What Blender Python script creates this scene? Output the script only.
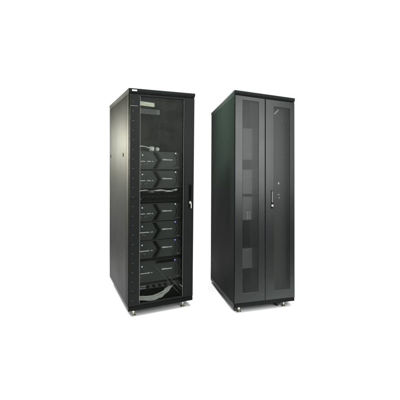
import bpy, bmesh, math, random
from mathutils import Vector, Matrix, Euler
random.seed(7)
for o in list(bpy.data.objects): bpy.data.objects.remove(o)
S = bpy.context.scene
COL = S.collection
R = math.radians

# ------------------------------------------------------------------ camera, world, lamps, exposure
cam = bpy.data.cameras.new('camera')
cam.sensor_width = 36; cam.lens = 36 * 362.96 / 400
cam.shift_x = (200 - 268.84) / 400; cam.shift_y = (178.03 - 200) / 400
cam.clip_end = 500
co = bpy.data.objects.new('camera', cam); COL.objects.link(co)
FZ = 0.058                                   # height of the rack frames above the floor
co.location = (0, 0, 1.1969 + FZ); co.rotation_euler = (R(90), 0, 0)
S.camera = co

W = bpy.data.worlds.new('World'); S.world = W; W.use_nodes = True
# made-up light surround: bright overhead, white ahead, dim behind and beside the camera
nt = W.node_tree; bg = nt.nodes['Background']; bg.inputs[0].default_value = (1, 1, 1, 1)
def wm(op, a, b=None):
    n = nt.nodes.new('ShaderNodeMath'); n.operation = op
    for i, v in enumerate((a, b)):
        if v is None: continue
        if isinstance(v, (int, float)): n.inputs[i].default_value = v
        else: nt.links.new(v, n.inputs[i])
    return n.outputs[0]
def ramp(v, a, b, lo, hi):
    n = nt.nodes.new('ShaderNodeMapRange'); n.interpolation_type = 'SMOOTHSTEP'
    nt.links.new(v, n.inputs[0])
    for k, x in enumerate((a, b, lo, hi)): n.inputs[k+1].default_value = x
    return n.outputs[0]
tcw = nt.nodes.new('ShaderNodeTexCoord'); sx = nt.nodes.new('ShaderNodeSeparateXYZ')
nt.links.new(tcw.outputs['Generated'], sx.inputs[0])
az = wm('ARCTAN2', sx.outputs[0], sx.outputs[1])                # 0 straight ahead, negative to the left
ahead = wm('MULTIPLY', ramp(az, -0.70, -0.65, 0, 1), ramp(az, 0.42, 0.55, 1, 0))
low = wm('ADD', wm('MULTIPLY', ahead, 1.02 - 0.10), 0.10)
top = ramp(sx.outputs[2], 0.50, 0.72, 0, 1)
tot = wm('ADD', wm('MULTIPLY', low, wm('SUBTRACT', 1, top)), wm('MULTIPLY', top, 2.2))
nt.links.new(tot, bg.inputs[1])

def area(name, loc, target, sx, sy, power, color=(1, 1, 1), spread=180):
    l = bpy.data.lights.new(name, 'AREA'); l.shape = 'RECTANGLE'; l.size = sx; l.size_y = sy
    l.energy = power; l.color = color; l.spread = R(spread)
    o = bpy.data.objects.new(name, l); COL.objects.link(o)
    o.location = loc
    o.rotation_euler = (Vector(target) - Vector(loc)).to_track_quat('-Z', 'Y').to_euler()
    return o
area('added_key_light', (1.78, 0.60, 2.1), (-0.55, 3.45, 1.8), 1.55, 2.0, 84, (0.98, 1, 1), 120)  # added panel, stands for the bright room that the doors reflect
area('added_side_light', (-4.6, 4.9, 1.9), (-1.5, 3.7, 1.36), 0.9, 0.45, 50, (1, 0.99, 0.82), 32)  # added lamp, puts the highlight on the left rack's side
area('added_gap_light', (-1.7, 3.5, 4.4), (-0.45, 3.75, 2.0), 0.8, 0.8, 85, (0.85, 1, 0.9), 26)  # added lamp, lightens the upper left side of the right rack
area('added_left_floor_light', (-3.2, 3.0, 4.8), (-2.3, 3.3, 0), 1.6, 1.6, 45, (1, 1, 1), 60)  # added lamp, keeps the floor white left of the racks
area('added_floor_light', (-0.5, 3.0, 4.6), (-0.5, 3.5, 0.0), 2.8, 1.8, 75, (1, 1, 1), 70)  # added lamp, keeps the floor white around and between the racks

S.view_settings.view_transform = 'Standard'; S.view_settings.look = 'None'
S.view_settings.exposure = 0; S.view_settings.gamma = 1
S.render.engine = 'CYCLES'
S.cycles.transparent_max_bounces = 24; S.cycles.max_bounces = 10

# ------------------------------------------------------------------ materials
def mat(name, col, rough=0.5, metal=0.0, spec=0.3, bump=0.0, bscale=900, vary=0.0, emit=None):
    m = bpy.data.materials.new(name); m.use_nodes = True
    nt = m.node_tree; b = nt.nodes['Principled BSDF']
    b.inputs['Base Color'].default_value = (*col, 1); b.inputs['Roughness'].default_value = rough
    b.inputs['Metallic'].default_value = metal; b.inputs['Specular IOR Level'].default_value = spec
    tc = nt.nodes.new('ShaderNodeTexCoord')
    if bump:
        n = nt.nodes.new('ShaderNodeTexNoise'); n.inputs['Scale'].default_value = bscale; n.inputs['Detail'].default_value = 2
        nt.links.new(tc.outputs['Object'], n.inputs['Vector'])
        bp = nt.nodes.new('ShaderNodeBump'); bp.inputs['Strength'].default_value = bump; bp.inputs['Distance'].default_value = 0.0006
        nt.links.new(n.outputs['Fac'], bp.inputs['Height']); nt.links.new(bp.outputs['Normal'], b.inputs['Normal'])
    if vary:
        n2 = nt.nodes.new('ShaderNodeTexNoise'); n2.inputs['Scale'].default_value = 3.1; n2.inputs['Detail'].default_value = 6
        nt.links.new(tc.outputs['Object'], n2.inputs['Vector'])
        mr = nt.nodes.new('ShaderNodeMapRange'); mr.inputs[1].default_value = 0.3; mr.inputs[2].default_value = 0.7
        mr.inputs[3].default_value = rough - vary; mr.inputs[4].default_value = rough + vary
        nt.links.new(n2.outputs['Fac'], mr.inputs[0]); nt.links.new(mr.outputs[0], b.inputs['Roughness'])
    if emit:
        b.inputs['Emission Color'].default_value = (*emit[0], 1); b.inputs['Emission Strength'].default_value = emit[1]
    return m

M = {}
M['floor'] = mat('white_floor', (0.9, 0.9, 0.9), 0.7, spec=0.1)
M['black'] = mat('black_powder_coat', (0.003, 0.0036, 0.0032), 0.42, spec=0.04, bump=0.12, vary=0.03)
M['side'] = mat('side_panel_coat', (0.0045, 0.0049, 0.0040), 0.36, spec=0.006, bump=0.1, vary=0.02)
M['gside'] = mat('greenish_side_coat', (0.0032, 0.0046, 0.0037), 0.45, spec=0.005, bump=0.1, vary=0.02)
M['door'] = mat('door_coat', (0.0026, 0.0034, 0.0037), 0.29, spec=0.185, bump=0.12, vary=0.03)
M['doorA'] = mat('glass_door_frame_coat', (0.0035, 0.0045, 0.0040), 0.42, spec=0.06, bump=0.12, vary=0.03)
M['trim'] = mat('edge_trim_coat', (0.010, 0.010, 0.009), 0.45, spec=0.006)
M['cap'] = mat('top_cap_coat', (0.009, 0.0105, 0.0095), 0.55, spec=0.02, bump=0.05)
M['dark'] = mat('dark_recess', (0.003, 0.003, 0.003), 0.8, spec=0.0)
M['inner'] = mat('inner_metal', (0.05, 0.052, 0.045), 0.5, spec=0.3)
M['liner'] = mat('haze_toned_liner', (0.22, 0.225, 0.185), 0.6, spec=0.2)  # inner walls lightened: the reflection in the glass is put into their colour
M['module'] = mat('module_grey', (0.016, 0.020, 0.0175), 0.5, spec=0.3)
M['chev'] = mat('chevron_black', (0.0015, 0.0015, 0.0015), 0.7, spec=0.03)
M['ink'] = mat('white_print', (0.9, 0.92, 0.9), 0.6)
M['rail'] = mat('rail_metal', (0.065, 0.07, 0.066), 0.45, spec=0.4)
M['steel'] = mat('bright_steel', (0.42, 0.41, 0.38), 0.4, metal=1.0)
M['zinc'] = mat('zinc_plated', (0.50, 0.47, 0.38), 0.38, metal=1.0)
M['rubber'] = mat('black_rubber', (0.02, 0.02, 0.02), 0.7)
M['cable'] = mat('pale_cable', (0.75, 0.76, 0.73), 0.5)
M['gcable'] = mat('grey_cable', (0.66, 0.68, 0.66), 0.5)
M['bcable'] = mat('black_cable', (0.015, 0.015, 0.017), 0.45)
M['plug'] = mat('white_plug', (0.75, 0.76, 0.72), 0.45)
M['cream'] = mat('cream_reflection', (0.80, 0.80, 0.62), 0.5)
M['grille'] = mat('grey_grille', (0.14, 0.145, 0.14), 0.5)
M['badge'] = mat('badge_white', (0.55, 0.56, 0.55), 0.5)
M['pale'] = mat('pale_face', (0.12, 0.13, 0.128), 0.6)
M['blue'] = mat('blue_light', (0.1, 0.12, 0.6), 0.4, emit=((0.25, 0.3, 1.0), 1.6))
M['white'] = mat('white_light', (0.7, 0.75, 0.75), 0.4, emit=((0.8, 0.9, 1.0), 0.7))

def glass():
    m = bpy.data.materials.new('tinted_glass'); m.use_nodes = True; nt = m.node_tree; nt.nodes.clear()
    out = nt.nodes.new('ShaderNodeOutputMaterial'); mx = nt.nodes.new('ShaderNodeMixShader')
    t = nt.nodes.new('ShaderNodeBsdfTransparent'); t.inputs[0].default_value = (0.80, 0.82, 0.80, 1)
    g = nt.nodes.new('ShaderNodeBsdfGlossy'); g.inputs['Roughness'].default_value = 0.32
    g.inputs['Color'].default_value = (0.052, 0.056, 0.050, 1)
    nz = nt.nodes.new('ShaderNodeTexNoise'); nz.inputs['Scale'].default_value = 5.0; nz.inputs['Detail'].default_value = 4; nz.inputs['Distortion'].default_value = 1.5
    tg = nt.nodes.new('ShaderNodeTexCoord'); nt.links.new(tg.outputs['Object'], nz.inputs['Vector'])
    mg = nt.nodes.new('ShaderNodeMapRange'); mg.inputs[1].default_value = 0.35; mg.inputs[2].default_value = 0.65; mg.inputs[3].default_value = 0.27; mg.inputs[4].default_value = 0.36
    nt.links.new(nz.outputs['Fac'], mg.inputs[0]); nt.links.new(mg.outputs[0], g.inputs['Roughness'])
    f = nt.nodes.new('ShaderNodeFresnel'); f.inputs['IOR'].default_value = 1.45
    nt.links.new(f.outputs[0], mx.inputs[0]); nt.links.new(t.outputs[0], mx.inputs[1]); nt.links.new(g.outputs[0], mx.inputs[2])
    nt.links.new(mx.outputs[0], out.inputs[0]); return m
M['glass'] = glass()

def perforated(pitch=0.0075, rad=0.0026):
    """steel sheet punched with a hexagonal grid of round holes (object coordinates, metres)"""
    m = mat('perforated_sheet', (0.0025, 0.0032, 0.0032), 0.30, spec=0.17)
    nt = m.node_tree; b = nt.nodes['Principled BSDF']; out = nt.nodes['Material Output']
    tc = nt.nodes.new('ShaderNodeTexCoord'); sp = nt.nodes.new('ShaderNodeSeparateXYZ')
    nt.links.new(tc.outputs['Object'], sp.inputs[0])
    def mth(op, a, bv=None, c=None):
        n = nt.nodes.new('ShaderNodeMath'); n.operation = op
        for i, v in enumerate((a, bv, c)):
            if v is None: continue
            if isinstance(v, (int, float)): n.inputs[i].default_value = v
            else: nt.links.new(v, n.inputs[i])
        return n.outputs[0]
    def cell(ox, oz):
        x = mth('MULTIPLY', sp.outputs[0], 1 / pitch); z = mth('MULTIPLY', sp.outputs[2], 1 / (pitch * 1.732))
        x = mth('FRACT', mth('ADD', x, 100 + ox)); z = mth('FRACT', mth('ADD', z, 100 + oz))
        x = mth('MULTIPLY', mth('SUBTRACT', x, 0.5), pitch); z = mth('MULTIPLY', mth('SUBTRACT', z, 0.5), pitch * 1.732)
        return mth('SQRT', mth('ADD', mth('MULTIPLY', x, x), mth('MULTIPLY', z, z)))
    d = mth('MINIMUM', cell(0, 0), cell(0.5, 0.5))
    hole = mth('LESS_THAN', d, rad)
    mx = nt.nodes.new('ShaderNodeMixShader'); t = nt.nodes.new('ShaderNodeBsdfTransparent')
    nt.links.new(hole, mx.inputs[0]); nt.links.new(b.outputs[0], mx.inputs[1]); nt.links.new(t.outputs[0], mx.inputs[2])
    nt.links.new(mx.outputs[0], out.inputs[0]); return m
M['perf'] = perforated()

# ------------------------------------------------------------------ mesh helpers
def box(bm, x0, x1, y0, y1, z0, z1, bev=0.0, seg=2):
    vs = [bm.verts.new(p) for p in ((x0,y0,z0),(x1,y0,z0),(x1,y1,z0),(x0,y1,z0),(x0,y0,z1),(x1,y0,z1),(x1,y1,z1),(x0,y1,z1))]
    fs = [bm.faces.new([vs[i] for i in f]) for f in ((0,3,2,1),(4,5,6,7),(0,1,5,4),(1,2,6,5),(2,3,7,6),(3,0,4,7))]
    if bev:
        es = list({e for f in fs for e in f.edges})
        bmesh.ops.bevel(bm, geom=es, offset=bev, segments=seg, affect='EDGES', profile=0.5)
def B(*args, **k):
    bm = bmesh.new(); box(bm, *args, **k); return bm
def ring(bm, X0, X1, Z0, Z1, x0, x1, z0, z1, ya, yb, bev=0.0025):
    def loop(a, b, c, d, y): return [bm.verts.new(p) for p in ((a, y, c), (b, y, c), (b, y, d), (a, y, d))]
    of, inf, ob, inb = loop(X0, X1, Z0, Z1, ya), loop(x0, x1, z0, z1, ya), loop(X0, X1, Z0, Z1, yb), loop(x0, x1, z0, z1, yb)
    for k in range(4):
        n = (k+1) % 4
        bm.faces.new((of[k], of[n], inf[n], inf[k])); bm.faces.new((ob[n], ob[k], inb[k], inb[n]))
        bm.faces.new((of[n], of[k], ob[k], ob[n])); bm.faces.new((inf[k], inf[n], inb[n], inb[k]))
    es = [e for v in (of, inf) for k in range(4) for e in [bm.edges.get((v[k], v[(k+1) % 4]))]]
    bmesh.ops.bevel(bm, geom=es, offset=bev, segments=2, affect='EDGES', profile=0.5)
def prism(bm, pts, y0, y1):
    """polygon in x,z extruded along y"""
    a = [bm.verts.new((x, y0, z)) for x, z in pts]; b = [bm.verts.new((x, y1, z)) for x, z in pts]
    bm.faces.new(a); bm.faces.new(b[::-1])
    n = len(pts)
    for i in range(n): bm.faces.new((a[i], b[i], b[(i+1) % n], a[(i+1) % n]))
def lathe(bm, prof, cx, cy, cz, seg=24, axis='z'):
    rings = []
    for r, h in prof:
        ring = []
        for k in range(seg):
            a = 2 * math.pi * k / seg; u, v = r * math.cos(a), r * math.sin(a)
            p = (cx+u, cy+v, cz+h) if axis == 'z' else ((cx+u, cy+h, cz+v) if axis == 'y' else (cx+h, cy+u, cz+v))
            ring.append(bm.verts.new(p))
        rings.append(ring)
    for a, b in zip(rings, rings[1:]):
        for k in range(seg): bm.faces.new((a[k], a[(k+1) % seg], b[(k+1) % seg], b[k]))
    bm.faces.new(rings[0][::-1]); bm.faces.new(rings[-1])
def tube(bm, pts, r, seg=8):
    pts = [Vector(p) for p in pts]; rings = []
    for i, p in enumerate(pts):
        d = (pts[min(i+1, len(pts)-1)] - pts[max(i-1, 0)])
        if d.length < 1e-9: d = Vector((1, 0, 0))
        d.normalize(); up = Vector((0, 0, 1)) if abs(d.z) < 0.9 else Vector((0, 1, 0))
        a = d.cross(up).normalized(); b = d.cross(a).normalized()
        rings.append([bm.verts.new(p + (a*math.cos(t)+b*math.sin(t))*r) for t in [2*math.pi*k/seg for k in range(seg)]])
    for a, b in zip(rings, rings[1:]):
        for k in range(seg): bm.faces.new((a[k], a[(k+1) % seg], b[(k+1) % seg], b[k]))
    bm.faces.new(rings[0][::-1]); bm.faces.new(rings[-1])
def smooth_path(pts, n=6):
    P = [Vector(p) for p in pts]; P = [P[0]] + P + [P[-1]]; out = []
    for i in range(1, len(P)-2):
        for k in range(n):
            t = k / n; a, b, c, d = P[i-1], P[i], P[i+1], P[i+2]
            out.append(0.5*((2*b) + (-a+c)*t + (2*a-5*b+4*c-d)*t*t + (-a+3*b-3*c+d)*t**3))
    out.append(P[-2]); return out
def obj(name, bm, m, parent=None, smooth=False, label=None):
    bmesh.ops.recalc_face_normals(bm, faces=bm.faces)
    me = bpy.data.meshes.new(name); bm.to_mesh(me); bm.free(); me.materials.append(M[m])
    if smooth:
        for p in me.polygons: p.use_smooth = True
    o = bpy.data.objects.new(name, me); COL.objects.link(o)
    if parent: o.parent = parent
    if label: o['label'] = label
    return o
def tag(o, label, cat, group=None):
    o['label'] = label; o['category'] = cat
    if group: o['group'] = group
    return o
def thing(name, label, cat, mw, group=None):
    o = bpy.data.objects.new(name, None); COL.objects.link(o); o.empty_display_size = 0.1
    o.matrix_world = mw; return tag(o, label, cat, group)

# ------------------------------------------------------------------ the setting
bm = bmesh.new()
vs = [bm.verts.new(p) for p in ((-60, -60, 0), (60, -60, 0), (60, 60, 0), (-60, 60, 0))]; bm.faces.new(vs)
fl = obj('floor', bm, 'floor'); fl['kind'] = 'structure'

def rack_matrix(x, y, yaw, lx, ly):
    return Matrix.Translation((x, y, FZ)) @ Matrix.Rotation(yaw, 4, 'Z') @ Matrix.Rotation(lx, 4, 'X') @ Matrix.Rotation(ly, 4, 'Y')
MA = rack_matrix(-1.2561, 3.2426, 0.5452, 0.0367, -0.0035)
MB = rack_matrix(-0.3227, 3.3414, 0.3524, -0.0279, 0.0105)
# local axes of a rack: x along the front from its left corner, y into the rack, z up from the base
WA, DA, HA = 0.5976, 1.1667, 1.9978
WB, DB, HB = 0.6131, 1.0964, 2.003

def foot(rk, mw, x, y):
    """levelling foot screwed down from the base until it touches the floor"""
    ln = (mw @ Vector((x, y, 0))).z
    bm = bmesh.new()
    lathe(bm, [(0.0055, 0.01), (0.0055, -ln+0.012)], x, y, 0, 12)
    lathe(bm, [(0.011, -ln*0.42+0.008), (0.011, -ln*0.42)], x, y, 0, 6)
    f = obj('levelling_foot', bm, 'zinc', rk)
    bm = bmesh.new()
    lathe(bm, [(0.021, -ln), (0.021, -ln+0.005), (0.012, -ln+0.013), (0.006, -ln+0.020)], x, y, 0, 20)
    obj('foot_pad', bm, 'zinc', f, smooth=False)
def caster(rk, mw, x, y):
    ln = (mw @ Vector((x, y, 0))).z
    bm = bmesh.new()
    box(bm, x-0.024, x+0.024, y-0.022, y+0.022, -0.006, 0.0)
    r = min(0.025, max(0.014, (ln-0.006)/2))
    box(bm, x-0.018, x-0.014, y-0.012, y+0.014, -ln+r*0.8, -0.006); box(bm, x+0.014, x+0.018, y-0.012, y+0.014, -ln+r*0.8, -0.006)
    c = obj('caster', bm, 'black', rk)
    bm = bmesh.new(); lathe(bm, [(r*0.85, -0.011), (r, -0.008), (r, 0.008), (r*0.85, 0.011)], x, y, -ln+r, 20, 'x')
    obj('wheel', bm, 'rubber', c)

def rack_shell(rk, mw, w, d, h, sidem, seam):
    # plinth / base
    bm = bmesh.new()
    box(bm, 0.0, w, 0.004, 0.03, 0.0, 0.036, bev=0.002); box(bm, 0.0, w, d-0.03, d, 0.0, 0.036, bev=0.002)
    box(bm, 0.0, 0.03, 0.031, d-0.031, 0.0, 0.036, bev=0.002); box(bm, w-0.03, w, 0.031, d-0.031, 0.0, 0.036, bev=0.002)
    box(bm, 0.031, w-0.031, 0.031, d-0.031, 0.012, 0.020)
    obj('base_frame', bm, 'black', rk)
    for x0 in (0.0, w-0.04):
        for y0 in (0.02, d-0.06):
            obj('corner_post', B(x0+0.003, x0+0.037, y0, y0+0.04, 0.037, h-0.045, bev=0.003), 'black', rk)
    # top cap: dark lip, pale recess, fascia
    bm = bmesh.new()
    box(bm, -0.003, w+0.003, -0.012, d+0.003, h-0.027, h, bev=0.004)
    box(bm, -0.001, w+0.001, -0.006, d-0.003, h-0.036, h-0.0275, bev=0.001)
    box(bm, 0.000, w-0.000, 0.008, d-0.008, h-0.043, h-0.0365)
    obj('top_panel', bm, 'cap', rk)
    for s in (0, 1):
        xa, xb = (-0.001, 0.0025) if s == 0 else (w-0.0025, w+0.001)
        bm = bmesh.new()
        box(bm, xa, xb, seam, d-0.006, 0.040, h-0.044, bev=0.0012)
        sp = obj('side_panel', bm, sidem, rk)
        for yy in (0.23*d, 0.915*d):
            xl = -0.0022 if s == 0 else w+0.0004
            bm = bmesh.new(); box(bm, xl, xl+0.0018, yy-0.017, yy+0.017, 1.397, 1.433, bev=0.0006)
            if sidem == 'side': obj('panel_latch', bm, 'dark', sp)
            else: bm.free()
        obj('side_trim', B(xa+0.0004, xb, 0.030, seam-0.006, 0.040, h-0.044, bev=0.001), 'trim', rk)
        obj('side_trim', B(xa+0.001, xb, 0.004, 0.024, 0.040, h-0.044, bev=0.001), 'trim' if sidem == 'side' else 'door', rk)
    # blank rear door
    rd = obj('rear_door', B(0.002, w-0.002, d+0.0006, d+0.014, 0.006, h-0.0290, bev=0.003), 'liner', rk)
    obj('haze_liner', B(w-0.006, w-0.0035, 0.075, d-0.07, 0.05, h-0.06), 'liner', rk)  # added sheet, its light tone stands for reflection in the glass
    obj('handle', B(w*0.86, w*0.90, d+0.015, d+0.028, 0.95, 1.12, bev=0.004), 'black', rd)

# ------------------------------------------------------------------ left rack
A = thing('server_rack', 'tall black server rack cabinet with a glass front door, full of equipment, on the left', 'server rack', MA, 'server racks standing side by side')
rack_shell(A, MA, WA, DA, HA, 'side', 0.115)
for x, y in ((0.055, 0.05), (WA-0.085, 0.05), (0.055, DA-0.06), (WA-0.07, DA-0.06)): foot(A, MA, x, y)
# nameplate on the fascia
bd = obj('name_plate', B(0.024, 0.066, -0.0145, -0.0125, HA-0.0245, HA-0.0115, bev=0.0008), 'badge', A, label='small white name plate at the top left corner')
# mounting rails with their rows of holes
for x0, x1 in ((0.046, 0.074), (WA-0.074, WA-0.046)):
    for y0 in (0.09, 0.80):
        bm = bmesh.new(); box(bm, x0, x1, y0, y0+0.004, 0.04, HA-0.05); 
        box(bm, (x0 if x0 < 0.3 else x1-0.003), (x0+0.003 if x0 < 0.3 else x1), y0+0.0045, y0+0.04, 0.04, HA-0.05)
        rl = obj('mounting_rail', bm, 'rail', A)
        bm = bmesh.new(); z = 0.08
        while z < HA-0.09:
            xm = (x0+x1)/2; box(bm, xm-0.0045, xm+0.0045, y0-0.0012, y0-0.0002, z-0.0045, z+0.0045); z += 0.0222
        obj('hole_row', bm, 'dark', rl)
tb = bmesh.new(); tube(tb, [(WA-0.045, DA-0.075, 0.05), (WA-0.045, DA-0.075, HA-0.12)], 0.006, 8); obj('conduit', tb, 'gcable', A)
# depth beams on the side walls and a ceiling fan unit
for z in (1.80, 1.05, 0.32):
    for x0 in (0.008, WA-0.030):
        obj('cross_beam', B(x0, x0+0.022, 0.10, DA-0.07, z, z+0.035, bev=0.002), 'inner', A)
# door
y0, y1 = -0.010, 0.003
zl, zh = 0.046, HA-0.048
xs, xe = 0.006, WA-0.004
gl, gr, gb, gt = 0.091, 0.493, 0.066, HA-0.064
bm = bmesh.new()
ring(bm, xs, xe, zl, zh, gl, gr, gb, gt, y0, y1)
door = obj('front_door', bm, 'doorA', A)
bm = bmesh.new(); box(bm, gl-0.004, gr+0.004, y1+0.0006, y1+0.005, gb-0.004, gt+0.004)
obj('glass_pane', bm, 'glass', door)
bm = bmesh.new()
for a in (xs+0.028, ):                       # row of slots down the left stile
    z = zl+0.05
    while z < zh-0.03: box(bm, a-0.0025, a+0.0025, y0-0.0010, y0-0.0001, z, z+0.005); z += 0.085
obj('rivet_row', bm, 'rail', door)
bm = bmesh.new(); z = zl+0.03
while z < zh-0.01: box(bm, gr+0.004, gr+0.008, y0-0.0006, y0-0.0001, z, z+0.011); z += 0.021
obj('slot_row', bm, 'dark', door)
bm = bmesh.new(); box(bm, gl+0.0005, gl+0.004, y0-0.0012, y0+0.0008, gb, gt, bev=0.0008)
obj('edge_trim', bm, 'rail', door)
obj('edge_trim', B(gr-0.004, gr-0.0005, y0-0.0012, y0+0.0008, gb, gt, bev=0.0008), 'rail', door)
for z in (1.845, 1.02, 0.17):
    bm = bmesh.new(); box(bm, 0.010, 0.072, y0-0.0022, y0-0.0002, z-0.0022, z+0.0022)
    obj('hinge', bm, 'rail' if z > 1.8 else 'black', door)
# handle: slim recess, swing lever, lock barrel with a key
bm = bmesh.new(); box(bm, 0.543, 0.572, y0-0.004, y0-0.0005, 0.905, 1.135, bev=0.0018)
hd = obj('handle', bm, 'black', door)
obj('lever', B(0.549, 0.566, y0-0.014, y0-0.0045, 0.985, 1.122, bev=0.004), 'dark', hd)
bm = bmesh.new(); lathe(bm, [(0.0115, -0.0), (0.0115, -0.010), (0.008, -0.013)], 0.5575, y0-0.0045, 0.958, 20, 'y')
box(bm, 0.5560, 0.5590, y0-0.030, y0-0.0175, 0.950, 0.966)
box(bm, 0.5595, 0.5660, y0-0.022, y0-0.0195, 0.905, 0.950)
obj('lock', bm, 'steel', hd)

def at(mw, x, y, z): return mw @ Matrix.Translation((x, y, z))

# battery / power modules: local origin at the module's lower left front corner, width 0.452
MW = 0.452
def glyphs(bm, x0, x1, y, z, h, dense=0.75):
    x = x0
    while x < x1:
        w = random.uniform(0.0030, 0.0060)
        if random.random() < dense:
            hh = h*random.uniform(0.75, 1.0); box(bm, x, min(x+w, x1), y-0.0006, y, z, z+hh)
        x += w + random.uniform(0.0022, 0.0036)
def make_module(h, name, label, group, lightm, big=False):
    t = thing(name, label, 'power module', Matrix(), group)
    for xx in (0.012, MW-0.012):
        bm = bmesh.new(); lathe(bm, [(0.0035, 0.0), (0.0035, -0.0018), (0.002, -0.0025)], xx, -0.0002, 0.014, 12, 'y'); obj('screw', bm, 'rail', t)
    bm = bmesh.new(); box(bm, 0.0, MW, 0.010, 0.66, 0.002, h-0.002, bev=0.002); obj('case', bm, 'inner', t)
    tip, m = 0.228, h*0.50
    c0 = 0.172                                # where the chevron meets the top and bottom edges
    e = 0.004
    if big:
        bm = bmesh.new(); prism(bm, [(e, 0.006), (MW-e, 0.006), (MW-e, h-0.006), (0.372, h-0.006), (0.352, h-0.032), (0.182, h-0.032), (0.200, h-0.006), (e, h-0.006)], 0.0, 0.0095)
        obj('front_cover', bm, 'module', t)
        obj('open_slot', B(0.17, 0.39, 0.0065, 0.0098, h-0.036, h-0.004), 'dark', t)
    else:
      bm = bmesh.new(); prism(bm, [(e, 0.006), (c0-0.022, 0.006), (c0-0.022+0.004, 0.012), (tip-0.030, m), (c0-0.018, h-0.012), (c0-0.022, h-0.006), (e, h-0.006)], 0.0, 0.0095)
      obj('front_cover', bm, 'module', t)
      bm = bmesh.new(); prism(bm, [(c0+0.032, 0.006), (MW-e, 0.006), (MW-e, h-0.006), (c0+0.032, h-0.006), (tip+0.014, m)], 0.0, 0.0095)
      obj('front_cover', bm, 'module', t)
      bm = bmesh.new(); prism(bm, [(c0-0.016, 0.008), (c0+0.022, 0.008), (tip+0.006, m), (c0+0.022, h-0.008), (c0-0.016, h-0.008), (tip-0.026, m)], 0.004, 0.0098)
      obj('chevron', bm, 'chev', t)
    bm = bmesh.new(); glyphs(bm, 0.006, 0.160, -0.0002, m-0.013, 0.0085, 0.85)
    for k in range(5): glyphs(bm, 0.03+k*0.018, 0.036+k*0.018, -0.0002, m-0.034-0.006*(k % 2), 0.003, 0.7)
    obj('lettering', bm, 'ink', t)
    bm = bmesh.new(); x = 0.248
    for k in range(9):
        w = random.choice((0.006, 0.007, 0.009)); hh = 0.0115 if k < 4 else 0.0085
        box(bm, x, x+w*0.36, -0.0008, -0.0002, m+0.004, m+0.004+hh); box(bm, x+w*0.64, x+w, -0.0008, -0.0002, m+0.004, m+0.004+hh)
        box(bm, x+w*0.37, x+w*0.63, -0.0008, -0.0002, m+0.004+hh*random.choice((0.0, 0.4, 0.75)), m+0.004+hh*0.99); x += w+0.0032
    obj('lettering', bm, 'ink', t)
    bm = bmesh.new(); lathe(bm, [(0.0055, 0.0), (0.0055, -0.003), (0.003, -0.005)], 0.062, -0.0002, h*0.78, 16, 'y')
    obj('indicator_light', bm, 'white', t)
    bm = bmesh.new(); lathe(bm, [(0.0060, 0.0), (0.0060, -0.004), (0.003, -0.006)], 0.372, -0.0002, h*0.93-0.002, 16, 'y')
    obj('status_light', bm, lightm, t)
    bm = bmesh.new(); glyphs(bm, 0.392, 0.424, -0.0002, h*0.12, 0.006, 0.9); obj('rating_mark', bm, 'gcable', t)
    bm = bmesh.new(); tube(bm, smooth_path([(0.400, -0.0005, h*0.90), (0.418, -0.014, h*0.82), (0.408, -0.018, h*0.6), (0.424, -0.016, h*0.38), (0.414, -0.010, h*0.2), (0.428, -0.0005, h*0.10)], 5), 0.0026, 7); obj('link_wire', bm, 'grille', t, smooth=True)
    bm = bmesh.new()
    pts = smooth_path([(0.352, -0.001, h*0.16), (0.372, -0.016, h*0.22), (0.386, -0.020, h*0.36), (0.389, -0.020, h*0.5), (0.386, -0.020, h*0.66), (0.374, -0.014, h*0.80), (0.366, -0.001, h*0.84)], 5)
    tube(bm, pts, 0.0035, 8); obj('pull_handle', bm, 'rail', t, smooth=True)
    return t
def copy_tree(o, parent=None):
    c = o.copy(); COL.objects.link(c)
    if parent: c.parent = parent
    for ch in list(o.children): copy_tree(ch, c)
    return c
G = 'power modules stacked behind the glass door'
spec = [  # z of the base, label, light
    (1.272, 'uppermost dark grey power module with black chevron, just under the white plugs'),
    (1.092, 'dark grey power module with chevron resting directly above the strip of pale cables'),
    (0.782, 'dark power module with chevron right below the black patch panel'),
    (0.607, 'dark power module with two blue lights, second below the patch panel'),
    (0.432, 'dark power module just above the tallest module at the bottom')]
proto = {}
for i, (z, lab) in enumerate(spec):
    lm = 'white' if i < 3 else 'blue'
    if lm not in proto:
        proto[lm] = make_module(0.172, 'power_module', lab, G, lm); o = proto[lm]
    else:
        o = copy_tree(proto[lm]); o['label'] = lab
    o.matrix_world = at(MA, 0.076, 0.10, z)
big = make_module(0.205, 'power_module', 'tallest power module, lowest of the stack behind the glass, under a dark open slot', G, 'blue', True)
big.matrix_world = at(MA, 0.076, 0.10, 0.205)

# patch panel
pp = thing('patch_panel', 'flat black patch panel with a row of small ports beneath the pale cables', 'patch panel', at(MA, 0.062, 0.092, 0.966))
obj('face_plate', B(0, 0.476, 0, 0.004, 0, 0.070, bev=0.001), 'black', pp)
for k in range(9):
    x = 0.075+k*0.040
    f = obj('port', B(x, x+0.022, -0.0022, -0.0002, 0.022, 0.042, bev=0.0008), 'dark', pp)
bm = bmesh.new()
for k in range(9): box(bm, 0.082+k*0.040, 0.088+k*0.040, -0.0012, -0.0002, 0.047, 0.051)
lathe(bm, [(0.005, 0), (0.005, -0.003)], 0.060, -0.0002, 0.035, 12, 'y')
obj('port_marks', bm, 'grille', pp)

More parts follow.
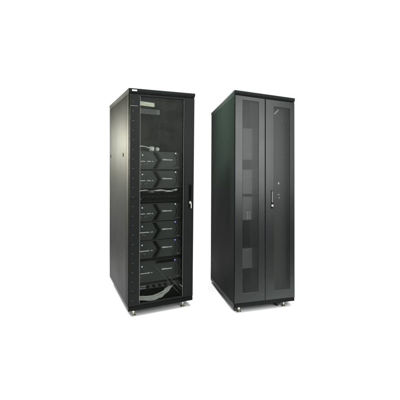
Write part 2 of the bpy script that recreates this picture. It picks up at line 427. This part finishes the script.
# cable strip between the modules
sh = thing('cable_shelf', 'thin black shelf carrying loose pale cables above the patch panel', 'shelf', at(MA, 0.062, 0.085, 1.048))
obj('tray', B(0, 0.476, 0.0, 0.30, 0, 0.004), 'black', sh); obj('front_lip', B(0, 0.476, -0.003, -0.0005, -0.002, 0.008), 'black', sh)
def cable_bundle(name, label, mw, spans, r, m, n, wob):
    bm = bmesh.new()
    for k in range(n):
        P = []
        for (x, y, z) in spans: P.append((x+random.uniform(-wob, wob), y+random.uniform(-wob, wob), z+random.uniform(-wob*0.6, wob*0.6)))
        tube(bm, smooth_path(P, 6), r*random.uniform(0.8, 1.15), 7)
    o = obj(name, bm, m, smooth=True); o.matrix_world = mw; return tag(o, label, 'cables')
cable_bundle('cable_bundle', 'loose pale cables in a thin strip across the shelf above the patch panel', at(MA, 0.062, 0.085, 1.056),
             [(0.03, 0.02, 0.012), (0.10, 0.03, 0.020), (0.17, 0.02, 0.010), (0.24, 0.03, 0.018), (0.32, 0.02, 0.014), (0.40, 0.03, 0.022)], 0.0042, 'plug', 8, 0.011)
cable_bundle('cable_bundle', 'dark cables tangled among the pale ones on the thin shelf', at(MA, 0.062, 0.075, 1.058),
             [(0.06, 0.02, 0.008), (0.16, 0.02, 0.016), (0.22, 0.03, 0.006), (0.33, 0.02, 0.010), (0.40, 0.03, 0.006)], 0.0035, 'bcable', 3, 0.008)
# white plugs on top of the uppermost module
for k, (x, w, h) in enumerate(((0.172, 0.050, 0.046), (0.232, 0.036, 0.040))):
    t = thing('power_plug', ('larger white plug lying on the uppermost power module', 'smaller white plug lying right of the larger one on the uppermost module')[k],
              'plug', at(MA, 0.076+x-0.04, 0.13, 1.4455), 'white plugs on the uppermost module')
    bm = bmesh.new(); box(bm, 0, w, 0.012, 0.05, 0, h, bev=0.012, seg=3)
    obj('plug_body', bm, 'plug', t)
    bm = bmesh.new(); lathe(bm, [(h*0.40, 0.0115), (h*0.36, 0.004), (h*0.20, 0.0)], w*0.5, 0, h*0.5, 18, 'y'); obj('collar', bm, 'cable', t)
    for q in (-1, 1): obj('pin', B(w*0.5+q*0.006-0.002, w*0.5+q*0.006+0.002, -0.016, -0.0005, h*0.5-0.003, h*0.5+0.003), 'steel', t)
    bm = bmesh.new(); tube(bm, smooth_path([(w*0.5, 0.05, h*0.5), (w*0.7, 0.12, h*0.45), (w+0.01, 0.30, 0.03), (w+0.02, 0.45, 0.02)], 6), 0.005, 8); obj('cord', bm, 'gcable', t, smooth=True)
cable_bundle('cable_bundle', 'short pale cables lying left of the white plugs', at(MA, 0.08, 0.12, 1.452),
             [(0.0, 0.01, 0.028), (0.05, 0.02, 0.040), (0.10, 0.02, 0.030), (0.14, 0.03, 0.018)], 0.0038, 'cable', 2, 0.007)
cable_bundle('cable_bundle', 'black cables lying left of the white plugs', at(MA, 0.08, 0.125, 1.452),
             [(-0.02, 0.01, 0.010), (0.05, 0.02, 0.014), (0.10, 0.02, 0.008), (0.15, 0.03, 0.010)], 0.0045, 'bcable', 3, 0.006)
# fan tray and grille under the roof
t = thing('fan_tray', 'fan tray under the rack roof with a painted cream lamp reflection', 'fan tray', at(MA, 0.062, 0.10, 1.845))
bm = bmesh.new(); box(bm, 0, 0.476, 0.0, 0.004, 0.0, 0.075, bev=0.001); box(bm, 0, 0.476, 0.0045, 0.32, 0.055, 0.060); obj('tray', bm, 'black', t)
bm = bmesh.new(); prism(bm, [(0.050, 0.016), (0.178, 0.012), (0.186, 0.030), (0.176, 0.040), (0.186, 0.048), (0.05, 0.054)], -0.0016, -0.0002)
lp = obj('reflection_patch', bm, 'cream', t)  # cream patch painting a lamp's reflection
bm = bmesh.new(); glyphs(bm, 0.064, 0.10, -0.0018, 0.038, 0.004); glyphs(bm, 0.064, 0.16, -0.0018, 0.026, 0.003, .5); obj('print', bm, 'grille', lp)  # small marks over the painted reflection
t = thing('vent_unit', 'grey slotted vent unit hanging below the fan tray', 'vent', at(MA, 0.062, 0.10, 1.788))
obj('housing', B(0.040, 0.232, 0.0, 0.16, 0.0, 0.046, bev=0.002), 'grille', t)
bm = bmesh.new()
for k in range(3): box(bm, 0.048, 0.212, -0.0012, -0.0002, 0.010+k*0.012, 0.014+k*0.012)
obj('slot_row', bm, 'dark', t)
# slotted shelf at the bottom
t = thing('equipment_shelf', 'black shelf with angled slots below the tallest power module', 'shelf', at(MA, 0.062, 0.092, 0.150))
obj('shelf_board', B(0, 0.476, 0.0, 0.60, 0.034, 0.039), 'inner', t)
bm = bmesh.new(); box(bm, 0, 0.476, -0.003, -0.0005, 0.0, 0.044, bev=0.001); obj('front_lip', bm, 'module', t)
bm = bmesh.new()
for k in range(5): prism(bm, [(0.12+k*0.055, 0.006), (0.145+k*0.055, 0.006), (0.135+k*0.055, 0.034), (0.11+k*0.055, 0.034)], -0.0045, -0.0034)
obj('slot_row', bm, 'dark', t)
bm = bmesh.new(); glyphs(bm, 0.06, 0.10, -0.0034, 0.010, 0.005); glyphs(bm, 0.06, 0.11, -0.0034, 0.030, 0.004); obj('lettering', bm, 'gcable', t)
# coil of grey cable on the rack floor
for k, (m, n, lab, dz) in enumerate((('gcable', 22, 'thick sheaf of grey cables curving across the bottom of the glass rack', 0.0), ('cable', 6, 'few paler cables over the grey sheaf at the bottom of the rack', 0.012))):
    cable_bundle('cable_sheaf', lab, at(MA, 0.07, 0.06, 0.036),
             [(0.02, 0.06, 0.030+dz), (0.09, 0.03, 0.026+dz), (0.18, 0.02, 0.024+dz), (0.25, 0.04, 0.034+dz), (0.31, 0.08, 0.062+dz), (0.37, 0.12, 0.095+dz), (0.42, 0.20, 0.11+dz)], 0.0036, m, n, 0.021)
for P, lab in (([(0.245, 0.085, 0.370), (0.330, 0.078, 0.262), (0.420, 0.07, 0.145), (0.50, 0.07, 0.05)], 'thin dark strand slanting down across the tallest power module'),
               ([(0.39, 0.080, 0.245), (0.46, 0.075, 0.15), (0.525, 0.07, 0.06)], 'short thin strand slanting down at the lower right corner of the tallest power module')):
    cable_bundle('slanting_strand', lab, at(MA, 0, 0, 0), P, 0.0022, 'grille', 1, 0.0)  # thin slanting strands across the front of the tallest module
t = cable_bundle('slanting_strand', 'pair of thin grey cables slanting down the right wall at the bottom of the rack', at(MA, 0, 0, 0),
             [(0.46, 0.75, 0.20), (0.50, 0.5, 0.16), (0.53, 0.25, 0.10), (0.54, 0.10, 0.06)], 0.004, 'gcable', 2, 0.006)

# ------------------------------------------------------------------ right rack
Bk = thing('server_rack', 'tall black server rack cabinet with two perforated steel doors, on the right', 'server rack', MB, 'server racks standing side by side')
rack_shell(Bk, MB, WB, DB, HB, 'gside', 0.008)
for x, y in ((0.062, 0.045), (WB-0.100, 0.045), (0.07, DB-0.05), (WB-0.07, DB-0.05)): foot(Bk, MB, x, y)
for x, y in ((0.035, 0.085), (WB-0.155, 0.075), (0.035, DB-0.20), (WB-0.06, DB-0.20)): caster(Bk, MB, x, y)
for x0, x1 in ((0.046, 0.082), (WB-0.082, WB-0.046)):
    for yy in (0.10, 0.80):
        obj('mounting_rail', B(x0, x1, yy, yy+0.004, 0.04, HB-0.05), 'rail', Bk)
def perf_door(x0, x1, p0, p1, zt, lab, handle):
    z0, z1 = 0.042, HB-0.047
    q0, q1 = 0.130, zt
    bm = bmesh.new()
    ring(bm, x0, x1, z0, z1, p0, p1, q0, q1, -0.014, 0.002, 0.003)
    d = obj('front_door', bm, 'door', Bk, label=lab)
    bm = bmesh.new()
    vs = [bm.verts.new(p) for p in ((p0-0.004, -0.0105, q0-0.004), (p1+0.004, -0.0105, q0-0.004), (p1+0.004, -0.0105, q1+0.004), (p0-0.004, -0.0105, q1+0.004))]
    bm.faces.new(vs)
    obj('perforated_panel', bm, 'perf', d)
    if handle:
        bm = bmesh.new(); box(bm, 0.361, 0.381, -0.0175, -0.0145, 0.905, 1.080, bev=0.0012)
        h = obj('handle', bm, 'black', d)
        obj('lever', B(0.364, 0.377, -0.027, -0.018, 0.965, 1.072, bev=0.004), 'rail', h)
        bm = bmesh.new(); lathe(bm, [(0.0105, 0.0), (0.0105, -0.010), (0.007, -0.013)], 0.3705, -0.018, 0.935, 20, 'y')
        box(bm, 0.369, 0.372, -0.044, -0.0315, 0.926, 0.944)
        obj('lock', bm, 'steel', h)
    return d
perf_door(0.004, 0.300, 0.078, 0.233, 1.917, 'narrow left perforated door without a handle', False)
perf_door(0.304, WB-0.004, 0.392, 0.556, 1.890, 'right perforated door with the swing handle', True)
# equipment seen through the perforations
GB = 'grey enclosures inside the right rack'
labs = ['tall pale grey enclosure, topmost behind the left perforated door', 'plain grey enclosure second from the top behind the left perforated door',
        'plain grey enclosure at mid height behind the left perforated door', 'lowest grey enclosure behind the left perforated door, near the bottom']
prev = None
for i, (za, zb) in enumerate(((1.379, 1.688), (1.047, 1.284), (0.794, 1.022), (0.33, 0.523))):
    t = thing('rack_enclosure', labs[i], 'enclosure', at(MB, 0.084, 0.10, za), GB)
    hh = zb-za
    obj('case', B(0, 0.40, 0.005, 0.45, 0, hh, bev=0.002), 'inner', t)
    obj('front_plate', B(0.002, 0.122, 0.0, 0.0045, 0.002, hh-0.002, bev=0.001), 'pale', t)
    bm = bmesh.new()
    if i in (0, 3):
        for r_ in range(int(hh/0.014)-1):
            for c_ in range(7):
                box(bm, 0.014+c_*0.014+(r_ % 2)*0.007, 0.020+c_*0.014+(r_ % 2)*0.007, -0.0012, -0.0002, 0.012+r_*0.014, 0.018+r_*0.014)
        obj('vent_holes', bm, 'inner', t)
    elif i == 2:
        for r_ in range(5):
            for c_ in range(2): box(bm, 0.070+c_*0.022, 0.080+c_*0.022, -0.0012, -0.0002, 0.010+r_*0.016, 0.015+r_*0.016)
        obj('marking', bm, 'gcable', t)
    else: bm.free()
obj('vertical_duct', B(0.208, 0.30, 0.16, 0.30, 0.05, HB-0.06), 'inner', Bk)
# white rod standing for a reflected glint, and small fittings behind the right door
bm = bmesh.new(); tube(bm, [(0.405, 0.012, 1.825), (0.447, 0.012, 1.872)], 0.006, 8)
obj('glint_rod', bm, 'badge', Bk)
for x, z, w, h in ((0.484, 1.154, 0.015, 0.020), (0.484, 1.040, 0.010, 0.014), (0.490, 1.008, 0.010, 0.010), (0.520, 1.79, 0.008, 0.035)):
    obj('wall_bracket', B(x-w/2, x+w/2, 0.096, 0.100, z-h/2, z+h/2, bev=0.001), 'cable' if h < 0.03 else 'grille', Bk)
obj('back_plate', B(0.36, 0.56, 0.102, 0.106, 0.06, HB-0.08), 'inner', Bk)

# sheet-metal boxes this tall sit a little out of square: the tops lean sideways by a degree or so
def rack_out_of_square(root, w, h, a, up):
    for o in root.children_recursive:
        if o.type != 'MESH': continue
        for v in o.data.vertices:
            v.co.z += max(0.0, v.co.z/h)*(a*(v.co.x/w-0.5)+up)
        o.data.update()
rack_out_of_square(A, WA, HA, 0.020, -0.002)
rack_out_of_square(Bk, WB, HB, -0.026, 0.006)
